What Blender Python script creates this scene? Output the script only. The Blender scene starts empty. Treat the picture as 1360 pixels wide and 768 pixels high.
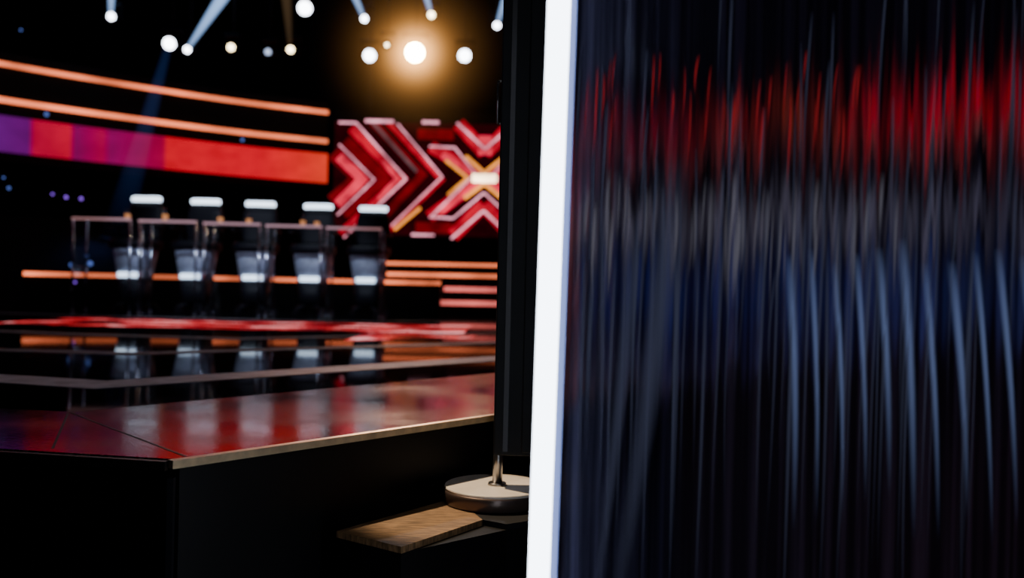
import bpy, bmesh, math, random
from mathutils import Vector, Matrix
random.seed(7)
D = bpy.data
C = bpy.context
CAMZ = 1.25
STG = 0.90

# ---------------------------------------------------------------- materials
def new_mat(name):
    m = D.materials.new(name); m.use_nodes = True
    nt = m.node_tree; nt.nodes.clear()
    out = nt.nodes.new('ShaderNodeOutputMaterial')
    return m, nt, out

def N(nt, t, **kw):
    n = nt.nodes.new(t)
    for k, v in kw.items():
        if k in n.inputs.keys(): n.inputs[k].default_value = v
        else: setattr(n, k, v)
    return n

def pbr(name, col, rough=0.5, metal=0.0, noise=0.0, nscale=20, emis=None, estr=0.0, bump=0.0, spec=0.5, stretch=(1,1,1)):
    m, nt, out = new_mat(name)
    b = N(nt, 'ShaderNodeBsdfPrincipled')
    b.inputs['Base Color'].default_value = (*col, 1)
    b.inputs['Roughness'].default_value = rough
    b.inputs['Metallic'].default_value = metal
    b.inputs['Specular IOR Level'].default_value = spec
    if emis:
        b.inputs['Emission Color'].default_value = (*emis, 1)
        b.inputs['Emission Strength'].default_value = estr
    if noise > 0 or bump > 0:
        tc = N(nt, 'ShaderNodeTexCoord'); mp = N(nt, 'ShaderNodeMapping')
        mp.inputs['Scale'].default_value = stretch
        nz = N(nt, 'ShaderNodeTexNoise'); nz.inputs['Scale'].default_value = nscale; nz.inputs['Detail'].default_value = 6
        nt.links.new(tc.outputs['Object'], mp.inputs[0]); nt.links.new(mp.outputs[0], nz.inputs['Vector'])
        if noise > 0:
            cr = N(nt, 'ShaderNodeValToRGB')
            cr.color_ramp.elements[0].position = 0.35; cr.color_ramp.elements[1].position = 0.65
            cr.color_ramp.elements[0].color = (*[c*(1-noise) for c in col], 1)
            cr.color_ramp.elements[1].color = (*[min(1, c*(1+noise)) for c in col], 1)
            nt.links.new(nz.outputs['Fac'], cr.inputs[0]); nt.links.new(cr.outputs[0], b.inputs['Base Color'])
        if bump > 0:
            bp = N(nt, 'ShaderNodeBump'); bp.inputs['Strength'].default_value = bump; bp.inputs['Distance'].default_value = 0.01
            nt.links.new(nz.outputs['Fac'], bp.inputs['Height']); nt.links.new(bp.outputs[0], b.inputs['Normal'])
    nt.links.new(b.outputs[0], out.inputs[0])
    return m

def emit(name, col, s, noise=0.0, nscale=3.0):
    m, nt, out = new_mat(name)
    e = N(nt, 'ShaderNodeEmission'); e.inputs[0].default_value = (*col, 1); e.inputs[1].default_value = s
    if noise > 0:
        tc = N(nt, 'ShaderNodeTexCoord'); nz = N(nt, 'ShaderNodeTexNoise'); nz.inputs['Scale'].default_value = nscale
        mr = N(nt, 'ShaderNodeMapRange'); mr.inputs['From Min'].default_value = .3; mr.inputs['From Max'].default_value = .7
        mr.inputs['To Min'].default_value = s*(1-noise); mr.inputs['To Max'].default_value = s*(1+noise)
        nt.links.new(tc.outputs['Object'], nz.inputs['Vector']); nt.links.new(nz.outputs['Fac'], mr.inputs[0]); nt.links.new(mr.outputs[0], e.inputs[1])
    nt.links.new(e.outputs[0], out.inputs[0])
    return m

M_black = pbr('matte_black', (.004, .004, .005), .6, noise=.4, nscale=8, spec=.3)
M_wall = pbr('studio_wall_black', (.006, .005, .008), .8, noise=.5, nscale=3)
M_gloss, nt, out = new_mat('stage_gloss_black')
b = N(nt, 'ShaderNodeBsdfPrincipled'); b.inputs['Base Color'].default_value = (.004, .004, .006, 1); b.inputs['Roughness'].default_value = .04; b.inputs['Specular IOR Level'].default_value = .4
tc = N(nt, 'ShaderNodeTexCoord'); nz = N(nt, 'ShaderNodeTexNoise'); nz.inputs['Scale'].default_value = 1.3; nz.inputs['Detail'].default_value = 6
x = N(nt, 'ShaderNodeMapRange'); x.inputs[1].default_value = .35; x.inputs[2].default_value = .65; x.inputs[3].default_value = .35; x.inputs[4].default_value = .62
dfu = N(nt, 'ShaderNodeBsdfDiffuse'); dfu.inputs[0].default_value = (.005, .005, .006, 1); mx = N(nt, 'ShaderNodeMixShader')
nt.links.new(tc.outputs['Object'], nz.inputs['Vector']); nt.links.new(nz.outputs['Fac'], x.inputs[0]); nt.links.new(x.outputs[0], mx.inputs[0])
nt.links.new(b.outputs[0], mx.inputs[1]); nt.links.new(dfu.outputs[0], mx.inputs[2]); nt.links.new(mx.outputs[0], out.inputs[0])
M_stripe = pbr('stage_grey_inlay', (.55, .53, .58), .6, noise=.2, nscale=12, spec=.1)
M_stripe2 = pbr('stage_dim_inlay', (.22, .21, .23), .6, noise=.3, nscale=12, spec=.08)
M_apron, nt, out = new_mat('stage_apron_vinyl')
b = N(nt, 'ShaderNodeBsdfPrincipled'); tc = N(nt, 'ShaderNodeTexCoord')
n1 = N(nt, 'ShaderNodeTexNoise'); n1.inputs['Scale'].default_value = 3.2; n1.inputs['Detail'].default_value = 5
n2 = N(nt, 'ShaderNodeTexNoise'); n2.inputs['Scale'].default_value = 130; n2.inputs['Detail'].default_value = 3
nt.links.new(tc.outputs['Object'], n1.inputs['Vector']); nt.links.new(tc.outputs['Object'], n2.inputs['Vector'])
cr = N(nt, 'ShaderNodeValToRGB'); cr.color_ramp.elements[0].position = .42; cr.color_ramp.elements[1].position = .66
cr.color_ramp.elements[0].color = (.004, .004, .004, 1); cr.color_ramp.elements[1].color = (.12, .09, .08, 1)
nt.links.new(n2.outputs['Fac'], cr.inputs[0]); nt.links.new(cr.outputs[0], b.inputs['Base Color'])
x = N(nt, 'ShaderNodeMapRange'); x.inputs[1].default_value = .35; x.inputs[2].default_value = .65; x.inputs[3].default_value = .07; x.inputs[4].default_value = .18
nt.links.new(n1.outputs['Fac'], x.inputs[0]); nt.links.new(x.outputs[0], b.inputs['Roughness'])
bp = N(nt, 'ShaderNodeBump'); bp.inputs['Strength'].default_value = .08; bp.inputs['Distance'].default_value = .002
nt.links.new(n2.outputs['Fac'], bp.inputs['Height']); nt.links.new(bp.outputs[0], b.inputs['Normal'])
b.inputs['Specular IOR Level'].default_value = .42
nt.links.new(b.outputs[0], out.inputs[0])
M_gold = pbr('brass_edge_trim', (.85, .62, .36), .4, metal=.4, noise=.15, nscale=30)
M_wood = pbr('wood_tread', (.24, .135, .06), .55, noise=.5, nscale=30, bump=.3, stretch=(1, 8, 1))
M_skirt = pbr('stage_skirt', (.004, .0035, .004), .5, noise=.3, nscale=6, spec=.3)
M_steel = pbr('brushed_steel', (.35, .33, .32), .3, metal=1.0)
M_cream = pbr('satin_base_top', (.78, .71, .62), .4, noise=.05, nscale=40)
M_chrome = pbr('chrome', (.6, .6, .68), .15, metal=1.0)
M_dark_leather = pbr('dark_leather', (.006, .006, .009), .5, bump=.1, nscale=60, spec=.12)
M_grey_leather = pbr('grey_leather', (.30, .33, .42), .5, noise=.35, nscale=9, bump=.15)
M_rail = pbr('rail_highlight', (.85, .9, 1), .25, emis=(.70, .85, 1), estr=3.2)  # rail's bright highlight put in as emission
M_band = pbr('band_highlight', (.85, .9, 1), .25, emis=(.62, .80, 1), estr=2.6)  # band's reflected highlight painted as emission
M_orange = emit('orange_led', (1.0, .20, .08), 2.0, .4, 1.2)
M_warm = emit('warm_led', (1.0, .20, .08), 1.5, .9, 1.3)
M_pink = emit('pink_led', (1.0, .17, .15), 1.2, .3, 2.5)
M_tube = emit('daylight_tube', (.78, .87, 1.0), 9.0)

# ---------------------------------------------------------------- mesh utils
def mesh_obj(name, bm, mats, parent=None, smooth=False, loc=None):
    me = D.meshes.new(name)
    bmesh.ops.recalc_face_normals(bm, faces=bm.faces)
    bm.to_mesh(me); bm.free()
    for m in (mats if isinstance(mats, list) else [mats]): me.materials.append(m)
    if smooth:
        for p in me.polygons: p.use_smooth = True
    o = D.objects.new(name, me); C.scene.collection.objects.link(o)
    if loc: o.location = loc
    if parent: o.parent = parent
    return o

def empty(name, loc=(0, 0, 0)):
    e = D.objects.new(name, None); e.location = loc; e.empty_display_size = .1
    C.scene.collection.objects.link(e); return e

def add_box(bm, c, s, mi=0, rot=None, bevel=0):
    r = bmesh.ops.create_cube(bm, size=1)
    vs = r['verts']
    for v in vs: v.co = Vector((v.co.x*s[0], v.co.y*s[1], v.co.z*s[2]))
    if rot is not None:
        for v in vs: v.co = rot @ v.co
    for v in vs: v.co += Vector(c)
    fs = {f for v in vs for f in v.link_faces}
    for f in fs: f.material_index = mi
    if bevel:
        es = list({e for f in fs for e in f.edges})
        r = bmesh.ops.bevel(bm, geom=es, offset=bevel, segments=2, affect='EDGES', profile=.6)
        for f in r['faces']: f.material_index = mi

def add_cyl(bm, p0, p1, r0, r1=None, seg=20, mi=0, caps=True):
    if r1 is None: r1 = r0
    p0 = Vector(p0); p1 = Vector(p1); d = p1-p0
    q = d.to_track_quat('Z', 'Y').to_matrix()
    a = []; b = []
    for i in range(seg):
        t = 2*math.pi*i/seg; u = Vector((math.cos(t), math.sin(t), 0))
        a.append(bm.verts.new(p0 + q @ (u*r0))); b.append(bm.verts.new(p1 + q @ (u*r1)))
    for i in range(seg):
        f = bm.faces.new((a[i], a[(i+1) % seg], b[(i+1) % seg], b[i])); f.material_index = mi; f.smooth = True
    if caps:
        f = bm.faces.new(a[::-1]); f.material_index = mi
        f = bm.faces.new(b); f.material_index = mi

def add_loft(bm, secs, n=3.5, seg=32, mi=0):
    rings = []
    for (cx, cy, z, hx, hy) in secs:
        ring = []
        for i in range(seg):
            t = 2*math.pi*i/seg; c = math.cos(t); s = math.sin(t)
            x = hx*math.copysign(abs(c)**(2/n), c); y = hy*math.copysign(abs(s)**(2/n), s)
            ring.append(bm.verts.new((cx+x, cy+y, z)))
        rings.append(ring)
    for k in range(len(rings)-1):
        A = rings[k]; B = rings[k+1]
        for i in range(seg):
            f = bm.faces.new((A[i], A[(i+1) % seg], B[(i+1) % seg], B[i])); f.material_index = mi; f.smooth = True
    f = bm.faces.new(rings[0][::-1]); f.material_index = mi
    f = bm.faces.new(rings[-1]); f.material_index = mi

def add_prism(bm, pts, z0, z1, mi=0):
    a = [bm.verts.new((p[0], p[1], z0)) for p in pts]; b = [bm.verts.new((p[0], p[1], z1)) for p in pts]
    n = len(pts)
    fs = [bm.faces.new(a[::-1]), bm.faces.new(b)]
    for i in range(n): fs.append(bm.faces.new((a[i], a[(i+1) % n], b[(i+1) % n], b[i])))
    for f in fs: f.material_index = mi

def catmull(pts, n=12):
    P = [Vector(p) for p in pts]; P = [2*P[0]-P[1]] + P + [2*P[-1]-P[-2]]
    out = []
    for i in range(1, len(P)-2):
        for k in range(n):
            t = k/n; a, b, c, d = P[i-1], P[i], P[i+1], P[i+2]
            out.append(.5*((2*b)+(c-a)*t+(2*a-5*b+4*c-d)*t*t+(3*b-a-3*c+d)*t**3))
    out.append(P[-2]); return out

def curved_band(name, pts, z0, z1, thick, mat, parent=None, off=0.0):
    cp = catmull([(p[0], p[1], 0) for p in pts], 14)
    bm = bmesh.new(); uvl = bm.loops.layers.uv.new('UVMap')
    L = [0]
    for i in range(1, len(cp)): L.append(L[-1]+(cp[i]-cp[i-1]).length)
    rows = []
    for i, p in enumerate(cp):
        t = (cp[min(i+1, len(cp)-1)]-cp[max(i-1, 0)]).normalized()
        nrm = Vector((t.y, -t.x, 0))
        if nrm.dot(-p) < 0: nrm = -nrm
        f = p+nrm*off; b = f-nrm*thick
        rows.append([bm.verts.new((f.x, f.y, z0)), bm.verts.new((f.x, f.y, z1)), bm.verts.new((b.x, b.y, z1)), bm.verts.new((b.x, b.y, z0))])
    for i in range(len(rows)-1):
        for k in range(4):
            f = bm.faces.new((rows[i][k], rows[i+1][k], rows[i+1][(k+1) % 4], rows[i][(k+1) % 4]))
            us = [L[i]/L[-1], L[i+1]/L[-1], L[i+1]/L[-1], L[i]/L[-1]]
            vv = [0, 0, 1, 1] if k == 0 else [1, 1, 0, 0]
            for l, u, v in zip(f.loops, us, vv): l[uvl].uv = (u, v)
    bm.faces.new(rows[0][::-1]); bm.faces.new(rows[-1])
    me = D.meshes.new(name); bmesh.ops.recalc_face_normals(bm, faces=bm.faces); bm.to_mesh(me); bm.free(); me.materials.append(mat)
    o = D.objects.new(name, me); C.scene.collection.objects.link(o)
    if parent: o.parent = parent
    return o

# ---------------------------------------------------------------- room shell
def wall(name, c, s, m=M_wall):
    bm = bmesh.new(); add_box(bm, (0, 0, 0), s); return mesh_obj(name, bm, m, loc=c)
wall('floor', (0, 8, -.05), (26, 24, .1), M_black)
wall('ceiling', (0, 8, 8.05), (26, 24, .1))
wall('wall_back', (0, 19.6, 4), (26, .2, 8))
wall('wall_front', (0, -3.6, 4), (26, .2, 8))
wall('wall_left', (-12.6, 8, 4), (.2, 24, 8))
wall('wall_right', (12.6, 8, 4), (.2, 24, 8))

# ---------------------------------------------------------------- stage
stage = empty('stage')
edge = [(-.64, 1.72), (-1.03, 1.787), (-9.5, 3.24), (-9.5, 17.5), (7.5, 17.5), (7.5, 11.35)]
bm = bmesh.new(); add_prism(bm, edge, 0.02, STG-.012)
mesh_obj('platform_skirt', bm, M_skirt, stage)
bm = bmesh.new(); add_prism(bm, edge, STG-.0119, STG)
mesh_obj('gloss_deck', bm, M_gloss, stage)
bm = bmesh.new()
apr = [(-.64, 1.72), (7.5, 11.35), (7.5, 12.95), (-.084, 3.60), (-1.14, 2.30), (-9.5, 3.95), (-9.5, 3.24), (-1.03, 1.787)]
add_prism(bm, apr, STG, STG+.003)
mesh_obj('apron', bm, M_apron, stage)
def stripe(name, pts, w, m, z=.002):
    bm = bmesh.new()
    P = [Vector(p) for p in pts]; Lp = []; Rp = []
    for i, p in enumerate(P):
        d0 = (P[i]-P[i-1]).normalized() if i > 0 else (P[1]-P[0]).normalized()
        d1 = (P[i+1]-P[i]).normalized() if i < len(P)-1 else d0
        mm = Vector((-d0.y-d1.y, d0.x+d1.x)); mm = mm/mm.length_squared*2
        Lp.append(p+mm*w/2); Rp.append(p-mm*w/2)
    for i in range(len(P)-1): add_prism(bm, [Rp[i], Rp[i+1], Lp[i+1], Lp[i]], STG+.0005, STG+z)
    mesh_obj(name, bm, m, stage)
stripe('floor_line_1', [(-9.5, 4.75), (-1.73, 3.04), (-1.36, 2.93), (-.09, 4.38), (6, 11)], .20, M_stripe)
stripe('floor_line_2', [(-9.5, 6.1), (-2.5, 4.25), (-1.8, 4.2), (-.2, 5.6), (5, 11)], .15, M_stripe2)
stripe('floor_line_3', [(-9.5, 7.4), (-2.8, 5.6), (-1.7, 5.5), (-.2, 6.9), (4, 11)], .14, M_stripe2)
stripe('floor_line_4', [(-9.5, 9.6), (-4.2, 8.5), (-1.8, 8.4), (.2, 9.7)], .12, M_stripe2)
stripe('apron_seam_1', [(-.93, 1.80), (-1.14, 2.28)], .005, M_black, .0035)
stripe('apron_seam_2', [(-.64, 1.75), (-1.14, 2.29)], .005, M_black, .0037)
m, nt, out = new_mat('floor_glow_tiles')  # red glow and glints on the deck put into emissive tiles
tc = N(nt, 'ShaderNodeTexCoord'); mp = N(nt, 'ShaderNodeMapping'); mp.inputs['Scale'].default_value = (1.3, 2.2, 1)
nz = N(nt, 'ShaderNodeTexNoise'); nz.inputs['Scale'].default_value = 1.8; nz.inputs['Detail'].default_value = 4
nt.links.new(tc.outputs['Object'], mp.inputs[0]); nt.links.new(mp.outputs[0], nz.inputs['Vector'])
cr = N(nt, 'ShaderNodeValToRGB'); el = cr.color_ramp.elements
el[0].position = .42; el[0].color = (.03, .001, .003, 1); el[1].position = .66; el[1].color = (1.4, .60, .62, 1)
q = el.new(.49); q.color = (.40, .006, .014, 1); q = el.new(.58); q.color = (.9, .05, .06, 1)
e = N(nt, 'ShaderNodeBsdfPrincipled'); e.inputs['Base Color'].default_value = (.01, .01, .01, 1); e.inputs['Roughness'].default_value = .08; e.inputs['Specular IOR Level'].default_value = .2
nt.links.new(nz.outputs['Fac'], cr.inputs[0]); nt.links.new(cr.outputs[0], e.inputs['Emission Color']); e.inputs['Emission Strength'].default_value = 1.0; nt.links.new(e.outputs[0], out.inputs[0])
M_tiles = m
bm = bmesh.new()
for i in range(8):
    x0 = -3.95+i*.45
    add_prism(bm, [(x0, 6.65), (x0+.435, 6.7), (x0+.435, 8.1), (x0, 8.05)], STG+.0008, STG+.0028)
for i in range(4):
    x0 = -1.05+i*.2; add_prism(bm, [(x0, 5.55+i*.16), (x0+.19, 5.72+i*.16), (x0+.19, 6.55), (x0, 6.50)], STG+.0024, STG+.0030)
mesh_obj('floor_glow_tiles', bm, M_tiles, stage)
bm = bmesh.new()
a = Vector((-.655, 1.70)); b = Vector((7.5, 11.35)); d = (b-a).normalized(); n = Vector((d.y, -d.x))
add_prism(bm, [a, b, b+n*.018, a+n*.018], STG-.010, STG+.006)
mesh_obj('edge_trim_brass', bm, M_gold, stage)
bm = bmesh.new()
a = Vector((-.655, 1.70)); b = Vector((-9.5, 3.22)); d = (b-a).normalized(); n = Vector((-d.y, d.x))
add_prism(bm, [a, b, b+n*.012, a+n*.012], STG-.014, STG+.004)
mesh_obj('edge_trim_dark', bm, pbr('dark_edge', (.015, .012, .01), .5), stage)
bm = bmesh.new(); add_box(bm, (-.650, 1.705, .44), (.012, .012, .86))
mesh_obj('corner_bead', bm, pbr('seam', (.02, .02, .024), .35), stage)

# ---------------------------------------------------------------- step box with wooden tread
step = empty('step_box')
u = Vector((.154, .22)).normalized(); w = Vector((-.146, .10)).normalized()
o0 = Vector((-.214, 1.80))
ZT = CAMZ-.53
bx = [o0, Vector((.0, 1.99)), Vector((.20, 2.12)), Vector((.22, 2.42)), Vector((-.02, 2.40)), o0+u*.40+w*.177, o0+w*.177]
bm = bmesh.new(); add_prism(bm, bx, 0, ZT-.014)
mesh_obj('box_body', bm, M_skirt, step)
bm = bmesh.new()
add_prism(bm, [o0-w*.004-u*.004, o0+u*.27-w*.004, o0+u*.40+w*.177, o0+w*.182-u*.004], ZT-.0139, ZT)
mesh_obj('wood_tread', bm, M_wood, step)
bm = bmesh.new()
add_prism(bm, [o0+u*.274, Vector((.0, 1.99)), Vector((.20, 2.12)), Vector((.22, 2.42)), Vector((-.02, 2.40)), o0+u*.402+w*.177], ZT-.0139, ZT-.001)
mesh_obj('rubber_tread', bm, M_black, step)

# ---------------------------------------------------------------- display stand
st = empty('display_stand', (-.03, 2.2, 0))
bm = bmesh.new()
r = .130; zb = ZT
prof = [(r*.97, 0), (r, .004), (r, .028), (r*.985, .034)]
seg = 72; rings = []
for (rr, z) in prof:
    rings.append([bm.verts.new((rr*math.cos(2*math.pi*i/seg), rr*math.sin(2*math.pi*i/seg), zb+z)) for i in range(seg)])
for A, B in zip(rings[:-1], rings[1:]):
    for i in range(seg):
        f = bm.faces.new((A[i], A[(i+1) % seg], B[(i+1) % seg], B[i])); f.smooth = True
bm.faces.new(rings[0][::-1]); bm.faces.new(rings[-1])
mesh_obj('base_rim', bm, pbr('base_rim_dark', (.14, .10, .085), .3, metal=.6), st)
bm = bmesh.new(); add_cyl(bm, (0, 0, zb+.0341), (0, 0, zb+.041), r*.985, r*.965, 72)
mesh_obj('base_top', bm, M_cream, st)
bm = bmesh.new()
add_cyl(bm, (.004, 0, zb+.041), (.006, 0, zb+.17), .0125, .0125, 24)
add_cyl(bm, (.004, 0, zb+.041), (.004, 0, zb+.047), .024, .022, 24)
mesh_obj('pole', bm, M_steel, st)
bm = bmesh.new()
add_box(bm, (.055, .0, 1.968), (.125, .05, 2.26), 0, bevel=.004)
add_box(bm, (.104, -.03, 1.42), (.085, .03, 1.14), 0, bevel=.003)
add_box(bm, (.022, -.03, 1.70), (.012, .012, 1.7), 1)
mesh_obj('screen_body', bm, [M_black, pbr('anodised', (.03, .028, .03), .35, metal=.6)], st)
bm = bmesh.new()
add_box(bm, (.103, -.032, 1.993), (.08, .028, .004), 0)
add_cyl(bm, (-.016, -.01, 1.66), (-.016, -.01, 1.765), .003, .003, 8)
add_cyl(bm, (-.016, -.01, 1.765), (-.004, -.01, 1.765), .003, .003, 8)
add_cyl(bm, (-.016, -.01, 1.66), (-.004, -.01, 1.66), .003, .003, 8)
mesh_obj('screen_brackets', bm, M_steel, st)

# ---------------------------------------------------------------- LED tube
tb = empty('led_tube_light')
p0 = Vector((.0385, 1.3, .02)); p1 = Vector((.0665, 1.3, 2.2))
def tz(z): return p0.lerp(p1, (z-p0.z)/(p1.z-p0.z))
bm = bmesh.new(); add_cyl(bm, tz(.06), tz(2.16), .0150, .0180, 24); mesh_obj('diffuser', bm, M_tube, tb)
bm = bmesh.new(); add_cyl(bm, tz(.0), tz(.06), .02, .02, 24); add_cyl(bm, tz(2.16), tz(2.2), .02, .02, 24); mesh_obj('end_caps', bm, M_steel, tb)

# ---------------------------------------------------------------- rippled acrylic panel
pn = empty('rippled_acrylic_panel')
m, nt, out = new_mat('rippled_acrylic')
tc = N(nt, 'ShaderNodeTexCoord')
def colnoise(sx, sz, det, off=0):
    mp = N(nt, 'ShaderNodeMapping'); mp.inputs['Scale'].default_value = (sx, 1, sz); mp.inputs['Location'].default_value = (off, 0, off)
    nz = N(nt, 'ShaderNodeTexNoise'); nz.inputs['Scale'].default_value = 1; nz.inputs['Detail'].default_value = det
    nt.links.new(tc.outputs['Object'], mp.inputs[0]); nt.links.new(mp.outputs[0], nz.inputs['Vector']); return nz
n1 = colnoise(110, .8, 2); n2 = colnoise(150, 1.2, 2, 7.3); n3 = colnoise(75, .6, 5, 3.1); n4 = colnoise(120, 1.5, 3, 5.1)
def mr(src, a, b, c, d):
    x = N(nt, 'ShaderNodeMapRange'); x.inputs[1].default_value = a; x.inputs[2].default_value = b; x.inputs[3].default_value = c; x.inputs[4].default_value = d
    nt.links.new(src, x.inputs[0]); return x.outputs[0]
cx = N(nt, 'ShaderNodeCombineXYZ')
nt.links.new(mr(n1.outputs['Fac'], .2, .8, -.3, .3), cx.inputs[0]); nt.links.new(mr(n2.outputs['Fac'], .2, .8, -.42, .42), cx.inputs[2])
ge = N(nt, 'ShaderNodeNewGeometry')
ad = N(nt, 'ShaderNodeVectorMath', operation='ADD'); nt.links.new(ge.outputs['Normal'], ad.inputs[0]); nt.links.new(cx.outputs[0], ad.inputs[1])
no = N(nt, 'ShaderNodeVectorMath', operation='NORMALIZE'); nt.links.new(ad.outputs[0], no.inputs[0])
rf = N(nt, 'ShaderNodeBsdfRefraction'); rf.inputs['IOR'].default_value = 1.14
nt.links.new(mr(n4.outputs['Fac'], .3, .7, .26, .62), rf.inputs['Roughness'])
hs = N(nt, 'ShaderNodeMixRGB'); hs.inputs[1].default_value = (.12, .11, .14, 1); hs.inputs[2].default_value = (.95, .92, 1.0, 1)
nt.links.new(mr(n3.outputs['Fac'], .38, .66, 0, 1), hs.inputs[0]); nt.links.new(hs.outputs[0], rf.inputs['Color'])
nt.links.new(no.outputs[0], rf.inputs['Normal'])
hz = N(nt, 'ShaderNodeBsdfTranslucent'); hz.inputs['Color'].default_value = (.36, .38, .75, 1)
df = N(nt, 'ShaderNodeBsdfDiffuse'); df.inputs['Color'].default_value = (.36, .36, .70, 1)
hm = N(nt, 'ShaderNodeMixShader'); nt.links.new(hz.outputs[0], hm.inputs[1]); nt.links.new(df.outputs[0], hm.inputs[2])
mx = N(nt, 'ShaderNodeMixShader'); nt.links.new(mr(n3.outputs['Fac'], .45, .70, .05, .20), mx.inputs[0])
nt.links.new(rf.outputs[0], mx.inputs[1]); nt.links.new(hm.outputs[0], mx.inputs[2])
nt.links.new(mx.outputs[0], out.inputs[0])
M_ripple = m
PA = Vector((.074, 1.345)); PB = Vector((1.55, 1.24))
bm = bmesh.new()
v = [bm.verts.new((PA.x, PA.y, .1)), bm.verts.new((PB.x, PB.y, .1)), bm.verts.new((PB.x, PB.y, 2.2)), bm.verts.new((PA.x, PA.y, 2.2))]
bm.faces.new(v); mesh_obj('acrylic_sheet', bm, M_ripple, pn)
bm = bmesh.new()
for z in (.05, 2.25):
    add_box(bm, ((PA.x+PB.x)/2+.02, (PA.y+PB.y)/2, z), ((PB-PA).length, .04, .1), rot=Matrix.Rotation(math.atan2(PB.y-PA.y, PB.x-PA.x), 3, 'Z'))
mesh_obj('frame_rails', bm, M_black, pn)
bm = bmesh.new(); add_box(bm, (.0745, 1.335, 1.15), (.016, .006, 2.1), rot=Matrix.Rotation(.0128, 3, 'Y'), bevel=.001)
mesh_obj('frosted_edge', bm, pbr('frosted_edge', (.13, .16, .34), .5), pn)
def streak_mat(name, col, s, peak=.6):  # emission fading along each strip, painted streaks of light
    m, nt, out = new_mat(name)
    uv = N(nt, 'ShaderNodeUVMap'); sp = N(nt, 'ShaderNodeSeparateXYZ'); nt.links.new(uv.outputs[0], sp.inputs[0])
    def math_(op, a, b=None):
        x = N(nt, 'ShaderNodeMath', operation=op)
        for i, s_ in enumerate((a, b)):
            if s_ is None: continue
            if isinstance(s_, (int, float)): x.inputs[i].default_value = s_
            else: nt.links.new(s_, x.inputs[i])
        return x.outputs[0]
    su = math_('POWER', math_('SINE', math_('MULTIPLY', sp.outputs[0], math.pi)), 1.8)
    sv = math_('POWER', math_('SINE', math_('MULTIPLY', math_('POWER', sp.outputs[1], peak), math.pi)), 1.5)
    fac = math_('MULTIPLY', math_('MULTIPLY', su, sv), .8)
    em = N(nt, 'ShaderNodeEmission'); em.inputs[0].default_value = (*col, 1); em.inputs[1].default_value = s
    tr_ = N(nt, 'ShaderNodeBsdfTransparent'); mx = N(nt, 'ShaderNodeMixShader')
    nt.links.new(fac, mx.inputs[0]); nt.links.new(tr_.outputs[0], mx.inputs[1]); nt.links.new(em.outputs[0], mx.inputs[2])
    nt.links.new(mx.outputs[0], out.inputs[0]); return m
M_streakA = streak_mat('light_streak', (.26, .36, .74), .34)
M_streakB = streak_mat('light_streak_dim', (.27, .31, .56), .11)
M_streakC = streak_mat('light_streak_grey', (.40, .39, .50), .22, .9)
M_streakR = streak_mat('light_streak_red', (.85, .04, .05), .30, .8)
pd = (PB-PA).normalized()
def pleat(bm, uvl, s0, z0, s1, z1, w, bow, mi):  # one tapering strip of a painted light streak, not a fold in the sheet
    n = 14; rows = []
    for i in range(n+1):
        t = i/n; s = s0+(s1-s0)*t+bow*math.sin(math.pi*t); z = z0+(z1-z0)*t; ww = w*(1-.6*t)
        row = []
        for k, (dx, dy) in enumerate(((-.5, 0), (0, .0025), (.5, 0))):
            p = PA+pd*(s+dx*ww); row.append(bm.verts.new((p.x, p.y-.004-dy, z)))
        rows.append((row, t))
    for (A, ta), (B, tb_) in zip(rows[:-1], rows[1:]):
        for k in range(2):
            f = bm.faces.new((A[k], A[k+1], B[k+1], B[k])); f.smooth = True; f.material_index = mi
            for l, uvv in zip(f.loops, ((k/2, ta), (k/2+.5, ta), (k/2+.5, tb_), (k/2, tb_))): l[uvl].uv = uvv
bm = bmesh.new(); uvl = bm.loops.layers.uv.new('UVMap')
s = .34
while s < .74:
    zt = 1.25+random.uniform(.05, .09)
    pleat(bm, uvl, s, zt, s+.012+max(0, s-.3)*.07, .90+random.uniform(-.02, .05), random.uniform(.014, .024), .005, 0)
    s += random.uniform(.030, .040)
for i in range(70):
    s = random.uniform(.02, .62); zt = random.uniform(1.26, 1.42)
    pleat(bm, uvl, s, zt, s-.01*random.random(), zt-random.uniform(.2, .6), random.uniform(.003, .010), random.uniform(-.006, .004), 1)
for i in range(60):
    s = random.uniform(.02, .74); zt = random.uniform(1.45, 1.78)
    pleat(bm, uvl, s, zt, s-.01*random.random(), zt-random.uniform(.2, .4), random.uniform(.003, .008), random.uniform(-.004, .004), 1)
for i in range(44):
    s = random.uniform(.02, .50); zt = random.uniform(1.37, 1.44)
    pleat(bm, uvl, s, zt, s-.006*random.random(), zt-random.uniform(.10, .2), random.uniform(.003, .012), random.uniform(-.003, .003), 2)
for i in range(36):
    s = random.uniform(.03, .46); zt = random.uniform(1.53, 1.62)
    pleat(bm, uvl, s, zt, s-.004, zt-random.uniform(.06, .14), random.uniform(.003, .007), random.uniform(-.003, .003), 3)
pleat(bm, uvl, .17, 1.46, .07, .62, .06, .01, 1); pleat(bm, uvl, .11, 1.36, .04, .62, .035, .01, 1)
mesh_obj('light_streaks', bm, [M_streakA, M_streakB, M_streakC, M_streakR], pn)  # light streaks on the sheet, drawn as emissive strips

# ---------------------------------------------------------------- judge chairs and desks
M_glassd, nt, out = new_mat('clear_acrylic')
g = N(nt, 'ShaderNodeBsdfGlossy'); g.inputs['Color'].default_value = (.9, .9, 1, 1); g.inputs['Roughness'].default_value = .08
t = N(nt, 'ShaderNodeBsdfTransparent'); t.inputs[0].default_value = (.96, .96, .98, 1)
mx = N(nt, 'ShaderNodeMixShader'); mx.inputs[0].default_value = .03
nt.links.new(t.outputs[0], mx.inputs[1]); nt.links.new(g.outputs[0], mx.inputs[2]); nt.links.new(mx.outputs[0], out.inputs[0])

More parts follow.
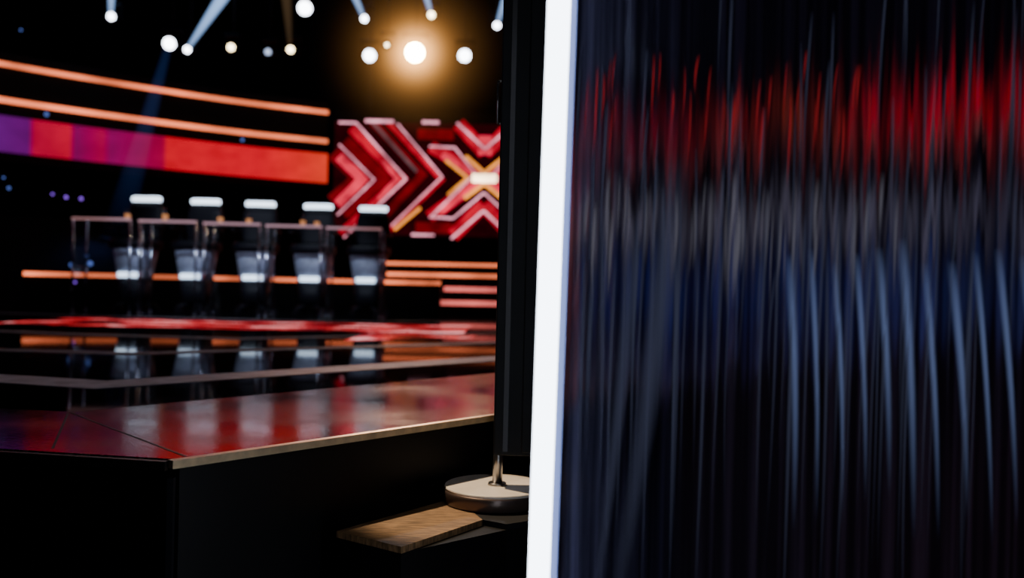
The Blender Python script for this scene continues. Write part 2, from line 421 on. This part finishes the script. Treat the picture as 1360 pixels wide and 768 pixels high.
def chair(x, y):
    e = empty('judge_chair', (x, y, STG+.003))
    e.rotation_euler = (0, 0, random.uniform(-.12, .12))
    bm = bmesh.new()
    for k in range(5):
        a = 2*math.pi*k/5+.3; c, s = math.cos(a), math.sin(a)
        add_cyl(bm, (0, 0, .13), (c*.22, s*.22, .075), .028, .016, 10)
        add_cyl(bm, (c*.215-s*.012, s*.215+c*.012, .032), (c*.215+s*.012, s*.215-c*.012, .032), .032, .032, 14)
        add_cyl(bm, (c*.215, s*.215, .03), (c*.215, s*.215, .085), .01, .01, 8)
    mesh_obj('caster_base', bm, M_dark_leather, e)
    bm = bmesh.new(); add_cyl(bm, (0, 0, .1), (0, 0, .40), .04, .035, 20); mesh_obj('gas_column', bm, M_chrome, e)
    bm = bmesh.new()
    add_loft(bm, [(0, 0, .12, .13, .12), (0, 0, .20, .14, .13), (0, 0, .36, .155, .15)])
    mesh_obj('dark_plinth', bm, M_dark_leather, e)
    bm = bmesh.new()
    add_loft(bm, [(0, 0, .361, .156, .15), (0, 0, .50, .175, .17), (0, 0, .69, .205, .20)])
    mesh_obj('tapered_seat_shell', bm, M_grey_leather, e)
    bm = bmesh.new()
    for sy in (-1, 1): add_box(bm, (0, sy*.166, .405), (.22, .02, .055), bevel=.008)
    mesh_obj('highlight_band', bm, M_band, e)  # bright reflection drawn as an emissive plate
    bm = bmesh.new(); add_loft(bm, [(0, 0, .69, .21, .205), (0, 0, .70, .238, .235), (0, 0, .765, .242, .238), (0, 0, .79, .215, .21)])
    mesh_obj('seat_cushion', bm, M_dark_leather, e)
    bm = bmesh.new()
    add_loft(bm, [(0, .17, .79, .17, .03), (0, .19, .84, .19, .04), (0, .20, .98, .20, .045), (0, .21, 1.12, .19, .042), (0, .215, 1.215, .165, .03)])
    for sx in (-1, 1):
        add_cyl(bm, (sx*.215, .1, .74), (sx*.225, .06, .92), .018, .018, 10)
        add_box(bm, (sx*.225, .0, .93), (.05, .30, .03), bevel=.008)
        add_cyl(bm, (sx*.215, .19, .92), (sx*.19, .21, 1.05), .015, .015, 10)
    mesh_obj('backrest_and_arms', bm, M_dark_leather, e)
    bm = bmesh.new()
    add_loft(bm, [(0, .215, 1.216, .155, .034), (0, .215, 1.23, .168, .042), (0, .215, 1.262, .166, .042), (0, .215, 1.275, .15, .03)])
    mesh_obj('top_rail', bm, M_rail, e)

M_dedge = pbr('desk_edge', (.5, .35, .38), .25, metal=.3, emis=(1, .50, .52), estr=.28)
def desk(x, y):
    e = empty('judge_desk', (x, y, STG+.002))
    bm = bmesh.new(); add_box(bm, (0, 0, .955), (.58, .30, .014))
    for sx in (-1, 1): add_box(bm, (sx*.27, 0, .48), (.01, .26, .93))
    mesh_obj('acrylic_panels', bm, M_glassd, e)
    bm = bmesh.new(); add_box(bm, (0, -.156, .955), (.59, .012, .024), 0)
    mesh_obj('top_edge', bm, M_dedge, e)
    bm = bmesh.new()
    for sx in (-1, 1):
        for sy in (-1, 1):
            add_cyl(bm, (sx*.285, sy*.14, .006), (sx*.285, sy*.14, .945), .011, .011, 10)
            add_cyl(bm, (sx*.285, sy*.14, 0.001), (sx*.285, sy*.14, .012), .03, .03, 14)
        add_cyl(bm, (sx*.285, -.14, .47), (sx*.285, .14, .47), .008, .008, 8)
    mesh_obj('chrome_frame', bm, M_chrome, e)

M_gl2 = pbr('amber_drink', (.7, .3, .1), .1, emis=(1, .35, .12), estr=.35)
for i in range(5):
    x = -4.06+.603*i; y = 9.5+.15*i
    chair(x, y); desk(x-.05, y-.55)
for i, (dx, hh) in enumerate(((.12, .12), (-.18, .14), (.2, .11), (-.1, .15), (.18, .12), (.05, .13))):
    k = (2, 2, 3, 1, 0, 3)[i]
    bm = bmesh.new(); add_cyl(bm, (0, 0, 0), (0, 0, hh*.5), .024, .030, 18, 0); add_cyl(bm, (0, 0, hh*.5), (0, 0, hh), .030, .034, 18, 1)
    mesh_obj('water_glass', bm, [M_gl2, M_glassd], loc=(-4.06+.603*k-.05+dx, 9.5+.15*k-.55+.03, STG+.002+.9625))

# ---------------------------------------------------------------- balconies, ribbons
cur = [(-3.2, 15), (-4.4, 14.33), (-5.58, 13.45), (-7.08, 12.08), (-8.5, 10.3), (-9.8, 8.0)]
bal = empty('balcony')
curved_band('fascia', cur, CAMZ+1.60, CAMZ+3.10, .25, M_black, bal)
curved_band('fascia_lower', cur, STG, CAMZ+.9, .15, M_black, bal, off=-.4)
lr = empty('led_strip_light'); curved_band('strip', cur, CAMZ+2.90, CAMZ+2.96, .03, M_orange, lr, off=.032)
lr = empty('led_strip_light'); curved_band('strip', cur, CAMZ+2.405, CAMZ+2.47, .03, M_orange, lr, off=.032)

def ribbon_mat(name, stops, strength, vn=.25, nsc=(60, 3)):
    m, nt, out = new_mat(name)
    uv = N(nt, 'ShaderNodeUVMap'); sp = N(nt, 'ShaderNodeSeparateXYZ'); nt.links.new(uv.outputs[0], sp.inputs[0])
    cr = N(nt, 'ShaderNodeValToRGB'); el = cr.color_ramp.elements; cr.color_ramp.interpolation = 'LINEAR'
    el[0].position = stops[0][0]; el[0].color = (*stops[0][1], 1); el[1].position = stops[-1][0]; el[1].color = (*stops[-1][1], 1)
    for p, c in stops[1:-1]:
        q = el.new(p); q.color = (*c, 1)
    nt.links.new(sp.outputs[0], cr.inputs[0])
    mp = N(nt, 'ShaderNodeMapping'); mp.inputs['Scale'].default_value = (nsc[0], nsc[1], 1)
    nz = N(nt, 'ShaderNodeTexNoise'); nz.inputs['Scale'].default_value = 1; nz.inputs['Detail'].default_value = 3
    nt.links.new(uv.outputs[0], mp.inputs[0]); nt.links.new(mp.outputs[0], nz.inputs['Vector'])
    x = N(nt, 'ShaderNodeMapRange'); x.inputs[1].default_value = .3; x.inputs[2].default_value = .7; x.inputs[3].default_value = strength*(1-vn); x.inputs[4].default_value = strength*(1+vn)
    nt.links.new(nz.outputs['Fac'], x.inputs[0])
    e = N(nt, 'ShaderNodeEmission'); nt.links.new(cr.outputs[0], e.inputs[0]); nt.links.new(x.outputs[0], e.inputs[1]); nt.links.new(e.outputs[0], out.inputs[0])
    return m
red = (.80, .0, .020)
M_rib = ribbon_mat('led_ribbon_graphics', [(0, (1, .05, .02)), (.05, (.95, .02, .02)), (.12, (.85, .0, .02)), (.268, red), (.270, (.40, .0, .05)), (.35, (.26, .0, .10)), (.36, (.45, .0, .06)), (.40, (.22, .0, .10)), (.405, (.65, .0, .035)), (.455, (.5, .0, .04)), (.46, (.14, .0, .16)), (.6, (.10, .01, .25)), (1, (.1, .01, .2))], .95, .15, (25, 2))
lr = empty('led_ribbon_screen'); curved_band('display', cur, CAMZ+1.73, CAMZ+2.22, .05, M_rib, lr, off=.052)

low = [(-.92, 11.35), (-2.6, 11.3), (-4.4, 11.1), (-5.5, 10.72), (-5.85, 10.55)]
rs = empty('stage_riser')
curved_band('riser_face', low, STG+.003, CAMZ+.10, .15, M_black, rs)
curved_band('riser_light_strip', low, CAMZ+.03, CAMZ+.075, .02, M_warm, rs, off=.022)
ss = empty('stage_stairs')
for i, (yy, z0, x0, x1, h, mt) in enumerate(((11.6, -.20, -1.07, .75, .06, M_pink), (11.95, -.02, -.92, .75, .06, M_pink), (12.3, .17, -1.75, .75, .05, M_orange), (12.65, .33, -2.1, .75, .04, M_orange))):
    zc = CAMZ+z0
    bm = bmesh.new(); add_box(bm, ((x0+x1)/2, yy+.17, (STG+.003+zc+h)/2), (x1-x0, .34, zc+h-STG-.003))
    mesh_obj('step_%d' % (i+1), bm, M_black, ss)
    bm = bmesh.new(); add_box(bm, ((x0+x1)/2, yy-.012, zc), (x1-x0, .02, h)); mesh_obj('nosing_light_%d' % (i+1), bm, mt, ss)

# ---------------------------------------------------------------- LED X screen
scr = empty('led_video_screen', (-.48, 14, CAMZ+1.76))
k = .01196
bm = bmesh.new(); add_box(bm, (0, .12, -.02), (4.84, .2, 2.06)); mesh_obj('cabinet', bm, M_black, scr)
G = {'base': ((.07, .001, .006), .3), 'dred': ((.45, .002, .016), .42), 'red': ((.75, .002, .03), .8), 'hot': ((1, .03, .08), 1.2), 'white': ((1, .38, .50), 1.5), 'gold': ((1, .32, .05), 1.6), 'grey': ((.35, .2, .22), .35), 'core': ((1, .72, .42), 6)}
GM = {kk: emit('led_px_'+kk, c, s, .5, 3.0) for kk, (c, s) in G.items()}
bmS = {kk: bmesh.new() for kk in G}
lay = {'base': -.001, 'dred': 0.0, 'grey': .001, 'red': .002, 'hot': .003, 'gold': .004, 'white': .005, 'core': .006}
def line(col, pts, w, mirror=True):
    for mset in ((1, -1) if mirror else (1,)):
        b = bmS[col]; yv = .018-lay[col]
        P = [Vector(((p[0]-640)*k*mset, (236-p[1])*k)) for p in pts]; h = w*k/2
        L = []; R = []
        for i, p in enumerate(P):
            d0 = (P[i]-P[i-1]).normalized() if i > 0 else (P[1]-P[0]).normalized()
            d1 = (P[i+1]-P[i]).normalized() if i < len(P)-1 else d0
            n0 = Vector((-d0.y, d0.x)); n1 = Vector((-d1.y, d1.x)); mm = (n0+n1)
            mm = mm/max(mm.length_squared, .3)*2 if mm.length > .01 else n0
            L.append(p+mm*h); R.append(p-mm*h)
        for i in range(len(P)-1):
            vs = [b.verts.new((q.x, yv, q.y)) for q in (L[i], L[i+1], R[i+1], R[i])]
            b.faces.new(vs)
line('base', [(440, 240), (640, 240)], 150)
line('dred', [(446, 200), (490, 240), (446, 280)], 40)
line('red', [(462, 174), (530, 240), (452, 316)], 13)
line('hot', [(446, 212), (478, 242), (446, 276)], 13)
line('white', [(445, 167), (468, 167), (536, 240), (455, 320)], 2.5)
line('white', [(446, 196), (494, 242), (446, 290)], 2)
line('hot', [(505, 216), (524, 240), (500, 268)], 6)
line('dred', [(490, 165), (558, 234), (490, 310)], 10)
line('red', [(510, 165), (583, 240), (510, 314)], 7)
line('white', [(523, 167), (584, 236), (518, 303)], 2)
line('grey', [(488, 164), (550, 230)], 4)
line('gold', [(522, 308), (556, 278)], 4)
line('red', [(568, 196), (640, 236), (568, 290)], 16)
line('red', [(604, 165), (640, 203)], 18)
line('red', [(600, 314), (640, 272)], 18)
line('hot', [(583, 207), (640, 238), (583, 282)], 9)
line('white', [(566, 196), (600, 197), (628, 231), (570, 290), (600, 291), (640, 256)], 2.5)
line('white', [(602, 164), (640, 198)], 3)
line('white', [(598, 318), (640, 280)], 3)
line('hot', [(640, 180), (640, 206)], 18, False)
line('gold', [(588, 214), (618, 237), (592, 260)], 4)
line('gold', [(614, 208), (640, 230)], 5)
line('gold', [(614, 264), (640, 244)], 5)
line('core', [(624, 237), (656, 237)], 11, False)
line('dred', [(550, 180), (598, 180)], 14)
line('dred', [(550, 304), (598, 304)], 14)
line('white', [(480, 164), (518, 164)], 4)
line('white', [(556, 164), (578, 164)], 4)
line('white', [(545, 314), (575, 314)], 3)
for kk in G: mesh_obj('graphic_'+kk, bmS[kk], GM[kk], scr)
bm = bmesh.new()
for sx in (-1.9, 1.9): add_box(bm, (sx, .35, .9), (.08, .08, 5.6)); add_box(bm, (sx, .28, 0), (.08, .16, .08))
mesh_obj('support_legs', bm, M_black, scr)

# ---------------------------------------------------------------- right hand side set behind the panel
curR = [(.95, 13.5), (2.6, 13.3), (4.4, 12.6), (6.4, 11.2), (8.4, 9.0)]
bal = empty('balcony')
curved_band('fascia', curR, CAMZ+.2, CAMZ+3.6, .2, M_black, bal)
M_ribR = ribbon_mat('led_ribbon_graphics_warm', [(0, (.12, .0, .01)), (.12, (.20, .0, .01)), (.2, (.26, .0, .012)), (.27, (.26, .02, .01)), (.33, (.26, .0, .01)), (.40, (.20, .035, .01)), (.5, (.34, .0, .012)), (.60, (.6, .0, .015)), (1, (.62, .0, .015))], .80, .8, (46, 2))
lr = empty('led_ribbon_screen'); curved_band('display', curR, CAMZ+2.50, CAMZ+3.0, .05, M_ribR, lr, off=.052)
curved_band('fascia_glow', curR, CAMZ+.85, CAMZ+1.45, .05, ribbon_mat('fascia_glow_grey', [(0, (.30, .28, .36)), (.4, (.24, .23, .31)), (1, (.05, .05, .11))], .40, .3, (30, 3)), lr, off=.052)  # faint grey light on the fascia put in as emission
lr = empty('led_strip_light'); curved_band('strip', curR, CAMZ+2.28, CAMZ+2.32, .03, emit('rose_led', (1, .25, .22), .6, .6, 1.5), lr, off=.032)
curB = [(1.1, 11.3), (3.4, 10.8), (5.2, 9.8), (6.8, 8.2)]
glow_set = empty('added_blue_glow')
curved_band('added_glow_band', curB, STG+.003, CAMZ+.50, .1, ribbon_mat('blue_glow', [(0, (.03, .04, .24)), (.5, (.022, .035, .18)), (1, (.02, .035, .13))], .40, .6, (40, 1)), glow_set)  # added emissive band for the blue glow behind the acrylic

# ---------------------------------------------------------------- truss and spotlights
TZ = 6.6
M_alu = pbr('truss_alu', (.05, .05, .055), .45, metal=.8)
def truss(y, x0, x1, z=TZ):
    e = empty('lighting_truss', (0, y, z)); bm = bmesh.new()
    for dy, dz in ((-.15, -.15), (.15, -.15), (-.15, .15), (.15, .15)):
        add_cyl(bm, (x0, dy, dz), (x1, dy, dz), .025, .025, 8)
    n = int((x1-x0)/.5)
    for i in range(n):
        a = x0+i*.5; b = a+.5
        for dy in (-.15, .15): add_cyl(bm, (a, dy, -.15 if i % 2 else .15), (b, dy, .15 if i % 2 else -.15), .012, .012, 6)
        add_cyl(bm, (a, -.15, -.15), (b, .15, -.15), .012, .012, 6)
    for xx in (x0+.6, 0, x1-.6): add_cyl(bm, (xx, 0, .15), (xx, 0, 8-z), .02, .02, 8)
    mesh_obj('truss_frame', bm, M_alu, e)
truss(13, -9, 7)

def vol_mat(name, col, k_, L):
    m, nt, out = new_mat(name)
    tc = N(nt, 'ShaderNodeTexCoord'); sp = N(nt, 'ShaderNodeSeparateXYZ'); nt.links.new(tc.outputs['Object'], sp.inputs[0])
    x = N(nt, 'ShaderNodeMapRange'); x.inputs[1].default_value = 0; x.inputs[2].default_value = L; x.inputs[3].default_value = 1; x.inputs[4].default_value = .0
    nt.links.new(sp.outputs[2], x.inputs[0])
    p = N(nt, 'ShaderNodeMath', operation='POWER'); nt.links.new(x.outputs[0], p.inputs[0]); p.inputs[1].default_value = 1.3
    q = N(nt, 'ShaderNodeMath', operation='MULTIPLY'); nt.links.new(p.outputs[0], q.inputs[0]); q.inputs[1].default_value = k_
    e = N(nt, 'ShaderNodeEmission'); e.inputs[0].default_value = (*col, 1); nt.links.new(q.outputs[0], e.inputs[1]); nt.links.new(e.outputs[0], out.inputs['Volume'])
    return m
M_beamB = vol_mat('haze_beam_blue', (.33, .55, 1.0), 13.0, 3.0)
M_beamD = vol_mat('haze_beam_dim', (.10, .22, .8), .4, 3.0)
M_beamW = vol_mat('haze_beam_warm', (1, .6, .3), .5, 3.0)
M_lensW = emit('lens_cool', (.85, .9, 1), 14)
M_lensY = emit('lens_warm', (1, .8, .45), 12)
M_lensD = emit('lens_dim', (.45, .55, .8), 2)
M_lensG = emit('lens_gold', (1, .78, .38), 120)

def spot(x, z, y, r, lens, beam=None, bdir=None):
    e = empty('stage_spotlight', (x, y, z))
    bm = bmesh.new()
    aim = Vector((-x*.25, -y, CAMZ-z)).normalized()
    R = max(r*1.12, .07)
    add_cyl(bm, -aim*.02, -aim*.26, R, R*.75, 20)
    add_cyl(bm, -aim*.26, -aim*.36, R*.75, R*.4, 20)
    add_cyl(bm, -aim*.0, -aim*.03, R*1.06, R*1.06, 20)
    for sx in (-1, 1): add_box(bm, (sx*(R+.03), .12, .09), (.02, .06, R*2+.1))
    add_box(bm, (0, .12, R+.13), (2*R+.10, .12, .06), bevel=.01)
    top = 8-z if z > TZ-.3 else TZ-.15-z
    add_cyl(bm, (0, .12, R+.13), (0, .12, top), .015, .015, 8)
    mesh_obj('head_and_yoke', bm, M_black, e)
    bm = bmesh.new(); add_cyl(bm, aim*.001, aim*.012, r, r*.96, 28); mesh_obj('lens', bm, lens, e)
    if beam:
        d = Vector(bdir).normalized(); bm = bmesh.new(); add_cyl(bm, (0, 0, .0), (0, 0, 3.0), r*.6, .22, 28)
        o = mesh_obj('haze_beam', bm, beam, e); o.rotation_euler = d.to_track_quat('Z', 'Y').to_euler(); o.location = aim*.02
    return e
SP = 13.0/1171
def at(px, py, y=13.0):       # metres on the truss line
    dx, dy = px-680, py-384
    return ((dx+.0227*dy)*y/1171, CAMZ-(dy-.0227*dx)*y/1171)
L = [(148, 22, 5, 'W', M_beamB, (.05, -.1, 1)), (225, 58, 8, 'W', M_beamD, (-.25, 0, -1)), (249, 66, 4.5, 'W', M_beamB, (.7, -.1, 1)), (307, 63, 4.5, 'Y', None, None), (356, 69, 4, 'D', None, None),
     (386, 66, 4.5, 'Y', M_beamW, (-.1, 0, 1)), (405, 11, 9, 'W', None, None), (484, 25, 4.5, 'W', M_beamB, (-.45, -.1, 1)), (491, 74, 8, 'W', None, None), (514, 60, 2.5, 'Y', None, None),
     (573, 20, 4.5, 'Y', M_beamB, (-.3, -.1, 1)), (617, 74, 8, 'W', None, None), (660, 34, 4.5, 'W', M_beamB, (.3, -.1, 1)), (847, 22, 4, 'D', None, None)]
for px, py, r, c, bmt, bd in L:
    x, z = at(px, py); spot(x, z, 13.0, r*SP, {'W': M_lensW, 'Y': M_lensY, 'D': M_lensD}[c], bmt, bd)
gx, gz = at(551, 70)
g = spot(gx, gz, 13.0, 12*SP, M_lensG)
m, nt, out = new_mat('lamp_halo_gold')
tc = N(nt, 'ShaderNodeTexCoord'); ln = N(nt, 'ShaderNodeVectorMath', operation='LENGTH'); nt.links.new(tc.outputs['Object'], ln.inputs[0])
x = N(nt, 'ShaderNodeMapRange'); x.inputs[1].default_value = 0; x.inputs[2].default_value = 1.9; x.inputs[3].default_value = 1; x.inputs[4].default_value = 0
nt.links.new(ln.outputs['Value'], x.inputs[0])
p = N(nt, 'ShaderNodeMath', operation='POWER'); nt.links.new(x.outputs[0], p.inputs[0]); p.inputs[1].default_value = 4.5
p2 = N(nt, 'ShaderNodeMath', operation='POWER'); nt.links.new(x.outputs[0], p2.inputs[0]); p2.inputs[1].default_value = 15
p3 = N(nt, 'ShaderNodeMath', operation='MULTIPLY'); nt.links.new(p2.outputs[0], p3.inputs[0]); p3.inputs[1].default_value = 45
p4 = N(nt, 'ShaderNodeMath', operation='ADD'); nt.links.new(p.outputs[0], p4.inputs[0]); nt.links.new(p3.outputs[0], p4.inputs[1])
q = N(nt, 'ShaderNodeMath', operation='MULTIPLY'); nt.links.new(p4.outputs[0], q.inputs[0]); q.inputs[1].default_value = 1.8
e = N(nt, 'ShaderNodeEmission'); e.inputs[0].default_value = (1, .42, .10, 1); nt.links.new(q.outputs[0], e.inputs[1]); nt.links.new(e.outputs[0], out.inputs['Volume'])
bm = bmesh.new(); bmesh.ops.create_icosphere(bm, subdivisions=3, radius=1.9); o = mesh_obj('lamp_halo', bm, m, g); o.scale = (1, .45, 1)  # emissive sphere added in place of the gold lamp's flare

bm = bmesh.new()
for (px, py, r, mi) in ((88, 262, 4, 0), (70, 258, 3, 0), (12, 250, 4, 1), (108, 264, 4, 0), (62, 152, 5, 1), (28, 40, 3, 1), (322, 186, 4, 1), (5, 236, 3, 1), (120, 350, 6, 1), (95, 352, 5, 1), (115, 340, 4, 1), (100, 375, 3, 0)):
    X, Z = at(px, py, 9.2)
    bmesh.ops.create_icosphere(bm, subdivisions=1, radius=r*9.2/1171*.6, matrix=Matrix.Translation((X, 9.2, Z)))
    bm.faces.ensure_lookup_table()
    for f in bm.faces[-20:]: f.material_index = mi
mesh_obj('audience_lights', bm, [emit('tiny_purple', (.35, .12, 1), 1.2), emit('tiny_blue', (.15, .25, .8), .7)])

# ---------------------------------------------------------------- lamps
def slight(name, loc, tgt, e, col, ang, size=.15, blend=.5):
    l = D.lights.new(name, 'SPOT'); l.energy = e; l.color = col; l.spot_size = math.radians(ang); l.spot_blend = blend; l.shadow_soft_size = size
    o = D.objects.new(name, l); C.scene.collection.objects.link(o); o.location = loc
    o.rotation_euler = (Vector(tgt)-Vector(loc)).to_track_quat('-Z', 'Y').to_euler(); return o
slight('gold_key_lamp', (gx, 12.0, gz), (.1, 3.2, .8), 700, (1, .58, .44), 15)
slight('warm_top_fill', (-1.5, 3.3, 4.6), (-.10, 2.10, .75), 1050, (1, .76, .50), 8, .04)  # added unseen lamp, brightens stand base and tread
slight('chair_top_lamp', (-2.8, 11.8, 6.2), (-2.85, 9.8, 1.6), 150, (.75, .85, 1), 50)
slight('chair_front_lamp', (-3.2, 3.0, 5.5), (-2.85, 9.8, 1.2), 1500, (.65, .76, 1), 22)
slight('red_wash_lamp', (-3, 13, 6.0), (-2.2, 3.6, .9), 60, (1, .10, .08), 40)
slight('neutral_wash_fill', (-1.5, 9.5, 6.5), (-1.2, 4.0, .9), 220, (.95, .92, 1), 50)  # added unseen wash, keeps the floor line grey
slight('blue_panel_fill', (1.6, -.9, 2.6), (.62, 1.3, 1.2), 11, (.45, .45, 1), 44)  # added unseen lamp, gives the acrylic its blue tint

wd = D.worlds.new('studio_dark'); C.scene.world = wd; wd.use_nodes = True
wd.node_tree.nodes['Background'].inputs[0].default_value = (.01, .01, .02, 1); wd.node_tree.nodes['Background'].inputs[1].default_value = .1

# ---------------------------------------------------------------- camera
cam = D.cameras.new('camera'); co = D.objects.new('camera', cam); C.scene.collection.objects.link(co)
co.location = (0, 0, CAMZ); co.rotation_euler = (math.radians(90), math.radians(-1.3), 0)
cam.lens = 31; cam.sensor_width = 36; cam.clip_start = .05
cam.dof.use_dof = True; cam.dof.focus_distance = 1.95; cam.dof.aperture_fstop = 2.1
C.scene.camera = co
